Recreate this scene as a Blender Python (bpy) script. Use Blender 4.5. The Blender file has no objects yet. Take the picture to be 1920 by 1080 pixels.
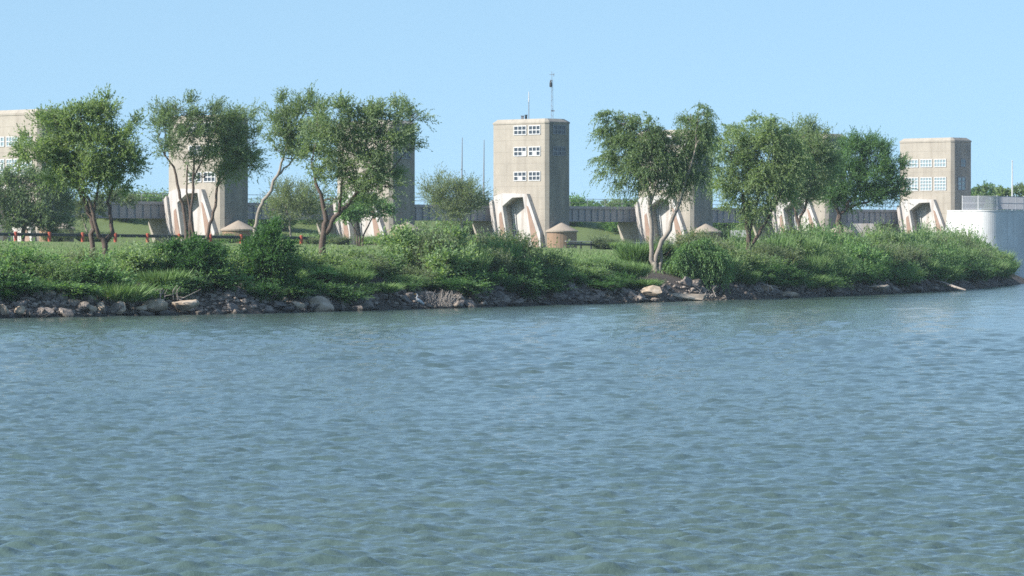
import bpy, math, random
import numpy as np
from mathutils import Vector, Matrix

# ------------------------------------------------------------------ camera, sky, sun, exposure
sc = bpy.context.scene
F = 7644.0            # focal length in pixels of a 1920 px wide frame
CH = 3.3              # camera height above the water
HV = 470.0            # image row of the horizon
cam_d = bpy.data.cameras.new('camera')
cam = bpy.data.objects.new('camera', cam_d)
sc.collection.objects.link(cam)
cam.location = (0, 0, CH)
cam.rotation_euler = (math.radians(90), 0, 0)
cam_d.sensor_width = 36.0
cam_d.lens = 36.0 * F / 1920.0
cam_d.shift_y = -(540 - HV) / 1920.0
cam_d.clip_start = 0.5
cam_d.clip_end = 20000
sc.camera = cam

SUN_AZ = Vector((-0.93, -0.37, 0)).normalized()
SUN_EL = math.radians(34)
sun_dir = Vector((SUN_AZ.x * math.cos(SUN_EL), SUN_AZ.y * math.cos(SUN_EL), math.sin(SUN_EL)))
sd = bpy.data.lights.new('sun', 'SUN')
sd.energy = 5.0
sd.angle = math.radians(0.5)
sd.color = (1.0, 0.95, 0.87)
so = bpy.data.objects.new('sun', sd)
so.rotation_euler = (-sun_dir).to_track_quat('-Z', 'Y').to_euler()
sc.collection.objects.link(so)

w = bpy.data.worlds.new('World')
sc.world = w
w.use_nodes = True
nt = w.node_tree
nt.nodes.clear()
out = nt.nodes.new('ShaderNodeOutputWorld')
bg = nt.nodes.new('ShaderNodeBackground')
sky = nt.nodes.new('ShaderNodeTexSky')
sky.sky_type = 'NISHITA'
sky.sun_disc = False
sky.sun_elevation = SUN_EL
sky.sun_rotation = math.atan2(SUN_AZ.x, SUN_AZ.y)
sky.air_density = 1.0
sky.dust_density = 0.6
sky.ozone_density = 2.0
tc = nt.nodes.new('ShaderNodeTexCoord')
sep = nt.nodes.new('ShaderNodeSeparateXYZ')
mz = nt.nodes.new('ShaderNodeMath'); mz.operation = 'MULTIPLY_ADD'
mz.inputs[1].default_value = 0.8; mz.inputs[2].default_value = 0.17
cmb = nt.nodes.new('ShaderNodeCombineXYZ')
nrm = nt.nodes.new('ShaderNodeVectorMath'); nrm.operation = 'NORMALIZE'
tint = nt.nodes.new('ShaderNodeMix'); tint.data_type = 'RGBA'; tint.blend_type = 'MULTIPLY'
tint.inputs[0].default_value = 1.0
tint.inputs[7].default_value = (1.04, 1.11, 1.05, 1)
L = nt.links.new
L(tc.outputs['Generated'], sep.inputs[0])
L(sep.outputs[0], cmb.inputs[0]); L(sep.outputs[1], cmb.inputs[1])
L(sep.outputs[2], mz.inputs[0]); L(mz.outputs[0], cmb.inputs[2])
L(cmb.outputs[0], nrm.inputs[0]); L(nrm.outputs[0], sky.inputs[0])
L(sky.outputs[0], tint.inputs[6]); L(tint.outputs[2], bg.inputs[0])
bg.inputs[1].default_value = 0.125
L(bg.outputs[0], out.inputs[0])

sc.view_settings.view_transform = 'Standard'
sc.view_settings.look = 'None'
sc.view_settings.exposure = 0.64
sc.view_settings.gamma = 1.0
sc.cycles.max_bounces = 6
sc.cycles.diffuse_bounces = 3
sc.cycles.transparent_max_bounces = 8
sc.cycles.filter_width = 1.6
sc.cycles.use_denoising = False

rng = np.random.default_rng(7)
random.seed(7)


# ------------------------------------------------------------------ helpers
def PX(u, v, Y):
    """world point that lies at photo pixel u, v at distance Y"""
    return Vector(((u - 960) * Y / F, Y, CH + (HV - v) * Y / F))


def tag(o, label=None, cat=None, group=None, kind=None):
    if label: o['label'] = label
    if cat: o['category'] = cat
    if group: o['group'] = group
    if kind: o['kind'] = kind
    return o


def empty(name, loc=(0, 0, 0), rz=0.0, label=None, cat=None, group=None, kind=None):
    o = bpy.data.objects.new(name, None)
    o.empty_display_size = 0.3
    o.location = loc
    o.rotation_euler = (0, 0, rz)
    sc.collection.objects.link(o)
    return tag(o, label, cat, group, kind)


def link(name, me, m=None, parent=None):
    o = bpy.data.objects.new(name, me)
    sc.collection.objects.link(o)
    if m is not None and not me.materials: me.materials.append(m)
    if parent: o.parent = parent
    return o


def copy_tree(o, parent=None):
    c = o.copy()
    sc.collection.objects.link(c)
    c.parent = parent
    for ch in list(o.children): copy_tree(ch, c)
    return c


class MB:
    """collects shapes and links them as one mesh"""
    def __init__(s): s.v = []; s.f = []

    def add(s, vs, fs):
        b = len(s.v)
        s.v += [tuple(p) for p in vs]
        s.f += [tuple(b + i for i in f) for f in fs]

    def box(s, x0, x1, y0, y1, z0, z1):
        s.add([(x0, y0, z0), (x1, y0, z0), (x1, y1, z0), (x0, y1, z0), (x0, y0, z1), (x1, y0, z1), (x1, y1, z1), (x0, y1, z1)],
              [(0, 3, 2, 1), (4, 5, 6, 7), (0, 1, 5, 4), (1, 2, 6, 5), (2, 3, 7, 6), (3, 0, 4, 7)])

    def tube(s, pts, rad, n=7, cap=True):
        pts = [Vector(p) for p in pts]
        if not hasattr(rad, '__len__'): rad = [rad] * len(pts)
        rings = []
        up = Vector((0.31, 0.2, 0.93))
        for i, p in enumerate(pts):
            d = (pts[min(i + 1, len(pts) - 1)] - pts[max(i - 1, 0)]).normalized()
            a = d.cross(Vector((1, 0.13, 0.07)) if abs(d.x) < 0.8 else up).normalized()
            b = d.cross(a)
            rings.append([p + (a * math.cos(q) + b * math.sin(q)) * rad[i] for q in [2 * math.pi * k / n for k in range(n)]])
        vs = [q for r in rings for q in r]
        fs = []
        for i in range(len(rings) - 1):
            for k in range(n):
                k2 = (k + 1) % n
                fs.append((i * n + k, i * n + k2, (i + 1) * n + k2, (i + 1) * n + k))
        if cap:
            fs.append(tuple(range(n))[::-1]); fs.append(tuple((len(rings) - 1) * n + k for k in range(n)))
        s.add(vs, fs)

    def lathe(s, prof, n=20, c=(0, 0)):
        vs = []; fs = []
        for r, z in prof:
            vs += [(c[0] + r * math.cos(2 * math.pi * k / n), c[1] + r * math.sin(2 * math.pi * k / n), z) for k in range(n)]
        for i in range(len(prof) - 1):
            for k in range(n):
                k2 = (k + 1) % n
                fs.append((i * n + k, i * n + k2, (i + 1) * n + k2, (i + 1) * n + k))
        fs.append(tuple(range(n))[::-1]); fs.append(tuple((len(prof) - 1) * n + k for k in range(n)))
        s.add(vs, fs)

    def prism(s, pts, y0, y1):
        """polygon in the x-z plane extruded from y0 to y1"""
        n = len(pts)
        vs = [(p[0], y0, p[1]) for p in pts] + [(p[0], y1, p[1]) for p in pts]
        fs = [tuple(range(n)), tuple(range(2 * n - 1, n - 1, -1))]
        fs += [(i, n + i, n + (i + 1) % n, (i + 1) % n) for i in range(n)]
        s.add(vs, fs)

    def build(s, name, m, parent=None, smooth=False, bevel=0.0):
        me = bpy.data.meshes.new(name)
        me.from_pydata(s.v, [], s.f)
        import bmesh
        bm = bmesh.new(); bm.from_mesh(me)
        bmesh.ops.recalc_face_normals(bm, faces=bm.faces)
        bm.to_mesh(me); bm.free()
        if smooth: me.shade_smooth()
        o = link(name, me, m, parent)
        if bevel:
            b = o.modifiers.new('b', 'BEVEL'); b.width = bevel; b.segments = 2; b.limit_method = 'ANGLE'
        return o


def np_mesh(name, V, Q, smooth=False):
    """mesh from arrays V (n,3) and Q (m,k)"""
    me = bpy.data.meshes.new(name)
    me.vertices.add(len(V)); me.vertices.foreach_set('co', V.astype(np.float32).ravel())
    k = Q.shape[1]
    me.loops.add(Q.size); me.loops.foreach_set('vertex_index', Q.astype(np.int32).ravel())
    me.polygons.add(len(Q))
    me.polygons.foreach_set('loop_start', np.arange(0, Q.size, k, dtype=np.int32))
    me.polygons.foreach_set('loop_total', np.full(len(Q), k, dtype=np.int32))
    if smooth: me.polygons.foreach_set('use_smooth', np.ones(len(Q), dtype=bool))
    me.update(calc_edges=True)
    return me


def vnoise(x, y, seed=0):
    """smooth value noise on arrays, about -1..1"""
    xi = np.floor(x).astype(np.int64); yi = np.floor(y).astype(np.int64)
    fx = x - xi; fy = y - yi
    fx = fx * fx * (3 - 2 * fx); fy = fy * fy * (3 - 2 * fy)

    def h(a, b):
        n = (a * 374761393 + b * 668265263 + seed * 974634) & 0x7fffffff
        n = ((n ^ (n >> 13)) * 1274126177) & 0x7fffffff
        return ((n ^ (n >> 16)) & 0xffff) / 32767.5 - 1
    return (h(xi, yi) * (1 - fx) + h(xi + 1, yi) * fx) * (1 - fy) + (h(xi, yi + 1) * (1 - fx) + h(xi + 1, yi + 1) * fx) * fy


# ------------------------------------------------------------------ materials
class NM:
    def __init__(s, name):
        s.m = bpy.data.materials.new(name); s.m.use_nodes = True
        s.t = s.m.node_tree; s.t.nodes.clear()
        s.out = s.t.nodes.new('ShaderNodeOutputMaterial')

    def n(s, typ, **kw):
        x = s.t.nodes.new(typ)
        for k, v in kw.items():
            if k.startswith('i_'):
                x.inputs[int(k[2:]) if k[2:].isdigit() else k[2:]].default_value = v
            else: setattr(x, k, v)
        return x

    def l(s, a, b): s.t.links.new(a, b)

    def noise(s, scale, detail=4, vec=None, rough=0.55):
        x = s.n('ShaderNodeTexNoise'); x.inputs['Scale'].default_value = scale
        x.inputs['Detail'].default_value = detail; x.inputs['Roughness'].default_value = rough
        if vec is not None: s.l(vec, x.inputs['Vector'])
        return x.outputs[0]

    def obj(s, scale=(1, 1, 1), which='Object'):
        tcn = s.n('ShaderNodeTexCoord'); mp = s.n('ShaderNodeMapping')
        mp.inputs['Scale'].default_value = scale
        s.l(tcn.outputs[which], mp.inputs[0])
        return mp.outputs[0]

    def ramp(s, fac, stops):
        r = s.n('ShaderNodeValToRGB')
        e = r.color_ramp.elements
        e[0].position, e[0].color = stops[0][0], (*stops[0][1], 1)
        e[1].position, e[1].color = stops[-1][0], (*stops[-1][1], 1)
        for p, c in stops[1:-1]:
            k = e.new(p); k.color = (*c, 1)
        s.l(fac, r.inputs[0])
        return r.outputs[0]

    def mix(s, fac, a, b, mode='MIX'):
        x = s.n('ShaderNodeMix', data_type='RGBA', blend_type=mode)
        for sock, val in ((x.inputs[0], fac), (x.inputs[6], a), (x.inputs[7], b)):
            if isinstance(val, (int, float)): sock.default_value = val
            elif isinstance(val, tuple): sock.default_value = (*val, 1)
            else: s.l(val, sock)
        return x.outputs[2]

    def math(s, op, a, b=0.0, c=None):
        x = s.n('ShaderNodeMath', operation=op)
        for i, val in enumerate((a, b, c)):
            if val is None: continue
            if isinstance(val, (int, float)): x.inputs[i].default_value = val
            else: s.l(val, x.inputs[i])
        return x.outputs[0]

    def bsdf(s, col, rough=0.85, bump=None, bstr=0.3, bdist=0.05, metal=0.0, spec=0.3):
        b = s.n('ShaderNodeBsdfPrincipled')
        if isinstance(col, tuple): b.inputs['Base Color'].default_value = (*col, 1)
        else: s.l(col, b.inputs['Base Color'])
        b.inputs['Roughness'].default_value = rough
        b.inputs['Metallic'].default_value = metal
        b.inputs['Specular IOR Level'].default_value = spec
        if bump is not None:
            bn = s.n('ShaderNodeBump'); bn.inputs['Strength'].default_value = bstr; bn.inputs['Distance'].default_value = bdist
            s.l(bump, bn.inputs['Height']); s.l(bn.outputs[0], b.inputs['Normal'])
        s.l(b.outputs[0], s.out.inputs[0])
        return s.m


def mat_concrete(name, c, streak=0.35, joints=True, dark=(0.20, 0.17, 0.14), ends=False):
    a = NM(name)
    o = a.obj()
    big = a.noise(0.35, 5, o)
    st = a.noise(1.0, 4, a.obj((1.6, 1.6, 0.09)))
    fine = a.noise(3.0, 6, o, 0.7)
    col = a.mix(a.ramp(big, [(0.3, (0, 0, 0)), (0.7, (1, 1, 1))]), tuple(x * 0.86 for x in c), tuple(min(1, x * 1.1) for x in c))
    col = a.mix(a.math('MULTIPLY', a.ramp(st, [(0.5, (0, 0, 0)), (0.72, (1, 1, 1))]), streak), col, dark)
    col = a.mix(a.math('MULTIPLY', a.ramp(fine, [(0.45, (0, 0, 0)), (0.7, (1, 1, 1))]), 0.25), col, tuple(x * 0.7 for x in c))
    if joints:
        sx = a.n('ShaderNodeSeparateXYZ'); a.l(o, sx.inputs[0])
        fr = a.math('FRACT', a.math('MULTIPLY', sx.outputs[2], 1 / 1.35))
        ln = a.math('LESS_THAN', fr, 0.06)
        col = a.mix(a.math('MULTIPLY', ln, 0.35), col, tuple(x * 0.6 for x in c))
    if ends:      # river ends of the towers: patchy stain that also paints their shade darker
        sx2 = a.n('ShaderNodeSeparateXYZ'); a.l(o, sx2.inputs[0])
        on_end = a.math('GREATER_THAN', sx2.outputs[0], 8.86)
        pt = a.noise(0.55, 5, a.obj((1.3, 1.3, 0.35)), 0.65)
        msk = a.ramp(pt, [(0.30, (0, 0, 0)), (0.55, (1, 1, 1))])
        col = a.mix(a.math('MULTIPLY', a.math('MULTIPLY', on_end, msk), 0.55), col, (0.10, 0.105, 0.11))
    return a.bsdf(col, 0.9, fine, 0.25, 0.03)


def mat_plain(name, c, rough=0.7, var=0.25, scale=3.0, metal=0.0):
    a = NM(name)
    n = a.noise(scale, 5, a.obj())
    col = a.mix(n, tuple(x * (1 - var) for x in c), tuple(min(1, x * (1 + var)) for x in c))
    return a.bsdf(col, rough, n, 0.15, 0.02, metal)


def mat_leaf(name, dark, mid, light, trans=0.52):
    a = NM(name)
    g = a.n('ShaderNodeNewGeometry')
    oi = a.n('ShaderNodeObjectInfo')
    big = a.noise(0.9, 3, a.obj())
    fac = a.math('ADD', a.math('MULTIPLY', g.outputs['Random Per Island'], 0.55), a.math('MULTIPLY', big, 0.45))
    fac = a.math('ADD', fac, a.math('MULTIPLY', a.math('SUBTRACT', oi.outputs['Random'], 0.5), 0.28))
    col = a.ramp(fac, [(0.12, dark), (0.5, mid), (0.88, light)])
    d = a.n('ShaderNodeBsdfDiffuse'); a.l(col, d.inputs[0])
    t = a.n('ShaderNodeBsdfTranslucent')
    a.l(a.mix(1.0, col, (1.15, 1.25, 0.55), 'MULTIPLY'), t.inputs[0])
    mx = a.n('ShaderNodeMixShader'); mx.inputs[0].default_value = trans
    a.l(d.outputs[0], mx.inputs[1]); a.l(t.outputs[0], mx.inputs[2])
    gl = a.n('ShaderNodeBsdfGlossy'); gl.inputs['Roughness'].default_value = 0.6
    gl.inputs[0].default_value = (0.8, 0.85, 0.8, 1)
    m2 = a.n('ShaderNodeMixShader'); m2.inputs[0].default_value = 0.02
    a.l(mx.outputs[0], m2.inputs[1]); a.l(gl.outputs[0], m2.inputs[2])
    a.l(m2.outputs[0], a.out.inputs[0])
    return a.m


M = {}
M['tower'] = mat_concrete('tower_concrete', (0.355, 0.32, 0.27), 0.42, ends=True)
M['pale'] = mat_concrete('pale_concrete', (0.49, 0.47, 0.45), 0.6, False, (0.26, 0.18, 0.13))
M['whitewall'] = mat_concrete('white_concrete', (0.64, 0.64, 0.63), 0.5, False, (0.42, 0.41, 0.40))
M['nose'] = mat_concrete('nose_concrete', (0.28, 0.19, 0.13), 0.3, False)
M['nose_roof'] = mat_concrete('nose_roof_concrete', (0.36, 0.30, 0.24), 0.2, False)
M['rust'] = mat_plain('rusty_plate', (0.30, 0.205, 0.16), 0.8, 0.4, 1.3)
M['girder'] = mat_plain('girder_grey', (0.33, 0.325, 0.345), 0.6, 0.15, 1.2)
M['fence'] = mat_plain('fence_mesh', (0.36, 0.37, 0.40), 0.5, 0.15)
M['white'] = mat_plain('white_paint', (0.55, 0.55, 0.55), 0.5, 0.1)
M['darkmetal'] = mat_plain('dark_metal', (0.035, 0.037, 0.04), 0.5, 0.3)
M['greymetal'] = mat_plain('grey_metal', (0.22, 0.23, 0.25), 0.45, 0.2)
M['redpost'] = mat_plain('red_post_paint', (0.40, 0.085, 0.05), 0.7, 0.25)
M['rail'] = mat_plain('weathered_rail', (0.055, 0.06, 0.055), 0.6, 0.3)
M['bark'] = mat_plain('bark', (0.115, 0.085, 0.07), 0.95, 0.45, 6)
M['bark_pale'] = mat_plain('pale_bark', (0.27, 0.235, 0.20), 0.95, 0.35, 5)
M['deadwood'] = mat_plain('dead_wood', (0.33, 0.29, 0.26), 0.9, 0.3, 5)
M['pane'] = NM('window_pane').bsdf((0.035, 0.045, 0.06), 0.15, spec=0.5)
M['pane_blue'] = NM('teal_pane').bsdf((0.22, 0.30, 0.33), 0.2, spec=0.5)  # teal-grey glass of the end tower windows
M['leaf_green'] = mat_leaf('leaf_green', (0.103, 0.152, 0.086), (0.200, 0.280, 0.138), (0.345, 0.427, 0.213))
M['leaf_olive'] = mat_leaf('leaf_olive', (0.112, 0.161, 0.095), (0.198, 0.270, 0.151), (0.374, 0.446, 0.268))
M['leaf_fresh'] = mat_leaf('leaf_fresh', (0.099, 0.182, 0.072), (0.188, 0.318, 0.133), (0.295, 0.444, 0.203))
M['leaf_dark'] = mat_leaf('leaf_dark', (0.075, 0.146, 0.076), (0.131, 0.240, 0.106), (0.246, 0.380, 0.157))
M['leaf_pale'] = mat_leaf('leaf_pale', (0.111, 0.145, 0.094), (0.179, 0.221, 0.136), (0.273, 0.317, 0.188))
M['leaf_bush'] = mat_leaf('leaf_bush', (0.032, 0.088, 0.032), (0.066, 0.156, 0.053), (0.133, 0.244, 0.082))
M['leaf_shrub'] = mat_leaf('leaf_shrub', (0.105, 0.179, 0.089), (0.209, 0.311, 0.148), (0.375, 0.468, 0.256))
M['grass'] = mat_leaf('grass_blades', (0.097, 0.178, 0.055), (0.159, 0.265, 0.092), (0.256, 0.346, 0.157), 0.25)

# rock
a = NM('rock')
oi = a.n('ShaderNodeObjectInfo')
n1 = a.noise(2.2, 6, a.obj())
c1 = a.ramp(n1, [(0.25, (0.07, 0.06, 0.054)), (0.5, (0.24, 0.20, 0.17)), (0.75, (0.44, 0.37, 0.31))])
c1 = a.mix(a.math('MULTIPLY', oi.outputs['Random'], 0.6), c1, (0.12, 0.11, 0.11))
geo = a.n('ShaderNodeNewGeometry'); sx = a.n('ShaderNodeSeparateXYZ'); a.l(geo.outputs['Position'], sx.inputs[0])
wet = a.n('ShaderNodeMapRange'); wet.inputs['From Min'].default_value = 0.22; wet.inputs['From Max'].default_value = 0.08
a.l(sx.outputs[2], wet.inputs['Value'])
c1 = a.mix(a.math('MULTIPLY', wet.outputs[0], 0.75), c1, (0.035, 0.035, 0.028))
M['rock'] = a.bsdf(c1, 0.95, n1, 0.5, 0.08)
a = NM('pale_rock')
n1 = a.noise(2.0, 6, a.obj())
M['rock_pale'] = a.bsdf(a.ramp(n1, [(0.25, (0.22, 0.16, 0.11)), (0.55, (0.46, 0.37, 0.28)), (0.8, (0.62, 0.54, 0.45))]), 0.95, n1, 0.5, 0.08)

# ground: grass on the level, dirt on the bank
a = NM('ground')
geo = a.n('ShaderNodeNewGeometry')
sx = a.n('ShaderNodeSeparateXYZ'); a.l(geo.outputs['Position'], sx.inputs[0])
n1 = a.noise(0.12, 6, geo.outputs['Position'])
n2 = a.noise(2.0, 5, geo.outputs['Position'])
gcol = a.mix(n1, (0.080, 0.130, 0.036), (0.165, 0.210, 0.070))
gcol = a.mix(a.math('MULTIPLY', n2, 0.5), gcol, (0.12, 0.14, 0.05))
dirt = a.mix(n2, (0.045, 0.036, 0.030), (0.13, 0.105, 0.085))
fz = a.ramp(a.math('ADD', sx.outputs[2], a.math('MULTIPLY', n2, 1.2)), [(0.0, (0, 0, 0)), (1.0, (1, 1, 1))])
mr = a.n('ShaderNodeMapRange'); mr.inputs['From Min'].default_value = 2.3; mr.inputs['From Max'].default_value = 3.3
a.l(a.math('ADD', sx.outputs[2], a.math('MULTIPLY', n2, 1.0)), mr.inputs['Value'])
M['ground'] = a.bsdf(a.mix(mr.outputs[0], dirt, gcol), 0.95, n2, 0.6, 0.15)

# water
a = NM('lake_water')
geo = a.n('ShaderNodeNewGeometry')
mp = a.n('ShaderNodeMapping'); mp.inputs['Scale'].default_value = (1.0, 1.0, 1.0)
a.l(geo.outputs['Position'], mp.inputs[0])
nb = a.noise(2.6, 5, mp.outputs[0], 0.62)
nb2 = a.noise(0.035, 3, geo.outputs['Position'])
col = a.mix(nb2, (0.054, 0.102, 0.110), (0.095, 0.128, 0.100))
b = a.n('ShaderNodeBsdfPrincipled')
a.l(col, b.inputs['Base Color'])
b.inputs['Roughness'].default_value = 0.1
b.inputs['IOR'].default_value = 1.33
bn = a.n('ShaderNodeBump'); bn.inputs['Strength'].default_value = 0.8; bn.inputs['Distance'].default_value = 0.06
a.l(nb, bn.inputs['Height']); a.l(bn.outputs[0], b.inputs['Normal'])
a.l(b.outputs[0], a.out.inputs[0])
M['water'] = a.m

# ------------------------------------------------------------------ terrain
SHORE = [(-150, -40), (-60, 140), (-36, 178), (-24.9, 198.6), (-19.2, 206.8), (-13.4, 213.8), (-9.3, 223.2), (-3.4, 234.6), (1.3, 245),
         (8.2, 260), (17.6, 280), (27.4, 307.6), (37.5, 340.9), (41.9, 360), (46.2, 382), (50.4, 402), (53.2, 420), (53.4, 440), (52.0, 465), (53, 490), (57, 512)]
LANDPOLY = SHORE + [(62, 512), (110, 556), (6000, 6000), (-6000, 9000), (-6000, -400)]
SH = np.array(SHORE, float)


def shore_d(X, Y):
    """signed distance to the waterline, positive on land"""
    X = np.asarray(X, float); Y = np.asarray(Y, float)
    best = np.full(X.shape, 1e9)
    for i in range(len(SH) - 1):
        ax, ay = SH[i]; bx, by = SH[i + 1]
        dx, dy = bx - ax, by - ay
        t = np.clip(((X - ax) * dx + (Y - ay) * dy) / (dx * dx + dy * dy), 0, 1)
        best = np.minimum(best, np.hypot(X - ax - t * dx, Y - ay - t * dy))
    ins = np.zeros(X.shape, bool)
    n = len(LANDPOLY)
    for i in range(n):
        x1, y1 = LANDPOLY[i]; x2, y2 = LANDPOLY[(i + 1) % n]
        if y1 == y2: continue
        c = (y1 > Y) != (y2 > Y)
        ins ^= c & (X < (x2 - x1) * (Y - y1) / (y2 - y1) + x1)
    return np.where(ins, best, -best)


E = Vector((math.sqrt(.5), math.sqrt(.5), 0))      # along the dam
N = Vector((math.sqrt(.5), -math.sqrt(.5), 0))     # across the dam, towards the lower pool
TL, TW = 8.9, 3.7                                  # tower plan: length across, width along
P0 = Vector((-834 * 425.1 / F, 425.1, 0))
STEP = 25.03
O0 = P0 - N * TL - E * TW


def ground_z(X, Y):
    X = np.asarray(X, float); Y = np.asarray(Y, float)
    d = shore_d(X, Y) + 0.5 * vnoise(X * 0.35, Y * 0.35, 3)
    z = np.interp(d, [-8, -1.5, 0, 0.9, 3, 6, 12, 30, 60, 90, 130], [-2.5, -0.8, -0.05, 0.5, 1.5, 2.35, 2.75, 3.2, 3.75, 4.1, 4.25])
    back = -((X - O0.x) * N.x + (Y - O0.y) * N.y)
    bank = np.interp(back, [7, 18, 32, 60], [0, 1.3, 3.5, 3.7])
    z = z + np.where(d > 20, bank, 0)
    z += 0.10 * vnoise(X * 0.5, Y * 0.5, 5) * np.clip(d / 3, 0, 1)
    return z


def gz(x, y): return float(ground_z(np.array([x]), np.array([y]))[0])


xs = np.concatenate([-np.geomspace(1900, 75, 18), np.arange(-70, 75, 0.6), np.geomspace(78, 1900, 18)])
ys = np.concatenate([np.array([-400, -200, -80, 0, 60, 110, 140]), np.arange(160, 460, 1.1), np.arange(460, 640, 4.0), np.geomspace(645, 2400, 18)])
gx, gy = np.meshgrid(xs, ys)
Z = ground_z(gx.ravel(), gy.ravel())
V = np.stack([gx.ravel(), gy.ravel(), Z], 1)
ii = np.arange(len(ys) - 1)[:, None] * len(xs) + np.arange(len(xs) - 1)[None, :]
Q = np.stack([ii, ii + 1, ii + 1 + len(xs), ii + len(xs)], -1).reshape(-1, 4)
tag(link('ground', np_mesh('ground', V, Q, True), M['ground']), kind='structure')

# ------------------------------------------------------------------ water
ang = np.concatenate([np.linspace(-70, -10, 40), np.linspace(-9.5, 9.5, 620), np.linspace(10, 70, 40)])
tanv = np.tan(np.radians(ang))
vrow = np.concatenate([np.geomspace(9000, 1180, 30), np.linspace(1170, 640, 900), np.linspace(639.6, 500, 260)])
yr = F * CH / (vrow - HV)
gx = yr[:, None] * tanv[None, :]; gy = np.repeat(yr[:, None], len(tanv), 1)
dyr = np.abs(np.gradient(yr))[:, None]
amp = np.zeros_like(gx)
wr = np.random.default_rng(11)
NW = 64
lam = np.geomspace(0.21, 2.5, NW) * wr.uniform(0.92, 1.08, NW)
th = math.radians(-8) + wr.normal(0, 0.62, NW)
ph = wr.uniform(0, 6.283, NW)
slope = 0.205 * np.sqrt(2.0 / NW) * np.clip(1.45 - .75 * lam, .18, 1.2)
gust = 1.08 + 0.5 * vnoise(gx * 0.05 + 7, gy * 0.022, 9) + 0.25 * vnoise(gx * 0.2, gy * 0.07, 19)
for k in range(NW):
    kx = 2 * math.pi / lam[k] * math.sin(th[k]); ky = 2 * math.pi / lam[k] * math.cos(th[k])
    fade = np.clip((lam[k] / dyr - 0.55) / 1.6, 0, 1)
    q = np.sin(kx * gx + ky * gy + ph[k]) * (1 + 1.6 * np.clip(dyr, 0, 1.5) * (lam[k] > .8))
    amp += fade * slope[k] * lam[k] / 6.283 * (q + 0.25 * np.cos(2 * (kx * gx + ky * gy + ph[k])) * -1)
wz = amp * gust
V = np.stack([gx.ravel(), gy.ravel(), wz.ravel()], 1)
nc = len(tanv)
ii = np.arange(len(yr) - 1)[:, None] * nc + np.arange(nc - 1)[None, :]
Q = np.stack([ii, ii + 1, ii + 1 + nc, ii + nc], -1).reshape(-1, 4)
tag(link('water', np_mesh('water', V, Q, True), M['water']), kind='structure')


# ------------------------------------------------------------------ gate towers
def window(parent, axis, a0, a1, z0, z1, cols, rows, fmat, pmat, bar=0.10, blank=()):
    """a framed window on the face y=0 ('l') or x=TL ('r')"""
    f = MB(); p = MB()

    def put(mb, q0, q1, zz0, zz1, d0, d1):
        if axis == 'l': mb.box(q0, q1, -d1, -d0, zz0, zz1)
        else: mb.box(TL + d0, TL + d1, q0, q1, zz0, zz1)
    put(p, a0 + bar * .5, a1 - bar * .5, z0 + bar * .5, z1 - bar * .5, 0.005, 0.02)
    cw = (a1 - a0) / cols; rh = (z1 - z0) / rows
    for c in range(cols + 1):
        x = a0 + c * cw
        put(f, x - bar / 2, x + bar / 2, z0 - bar / 2, z1 + bar / 2, 0.003, 0.085)
    for r in range(rows + 1):
        z = z0 + r * rh
        put(f, a0 - bar / 2, a1 + bar / 2, z - bar / 2, z + bar / 2, 0.003, 0.075)
    for (c, r) in blank:
        put(f, a0 + c * cw, a0 + (c + 1) * cw, z0 + r * rh, z0 + (r + 1) * rh, 0.003, 0.045)
    o = f.build('window', fmat, parent)
    p.build('pane', pmat, o)
    return o


NOTCH = [(2.85, 3.0), (2.6, 5.36), (1.94, 8.6), (3.63, 9.65), (5.55, 9.7), (6.47, 5.36), (6.95, 3.0)]


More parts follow.
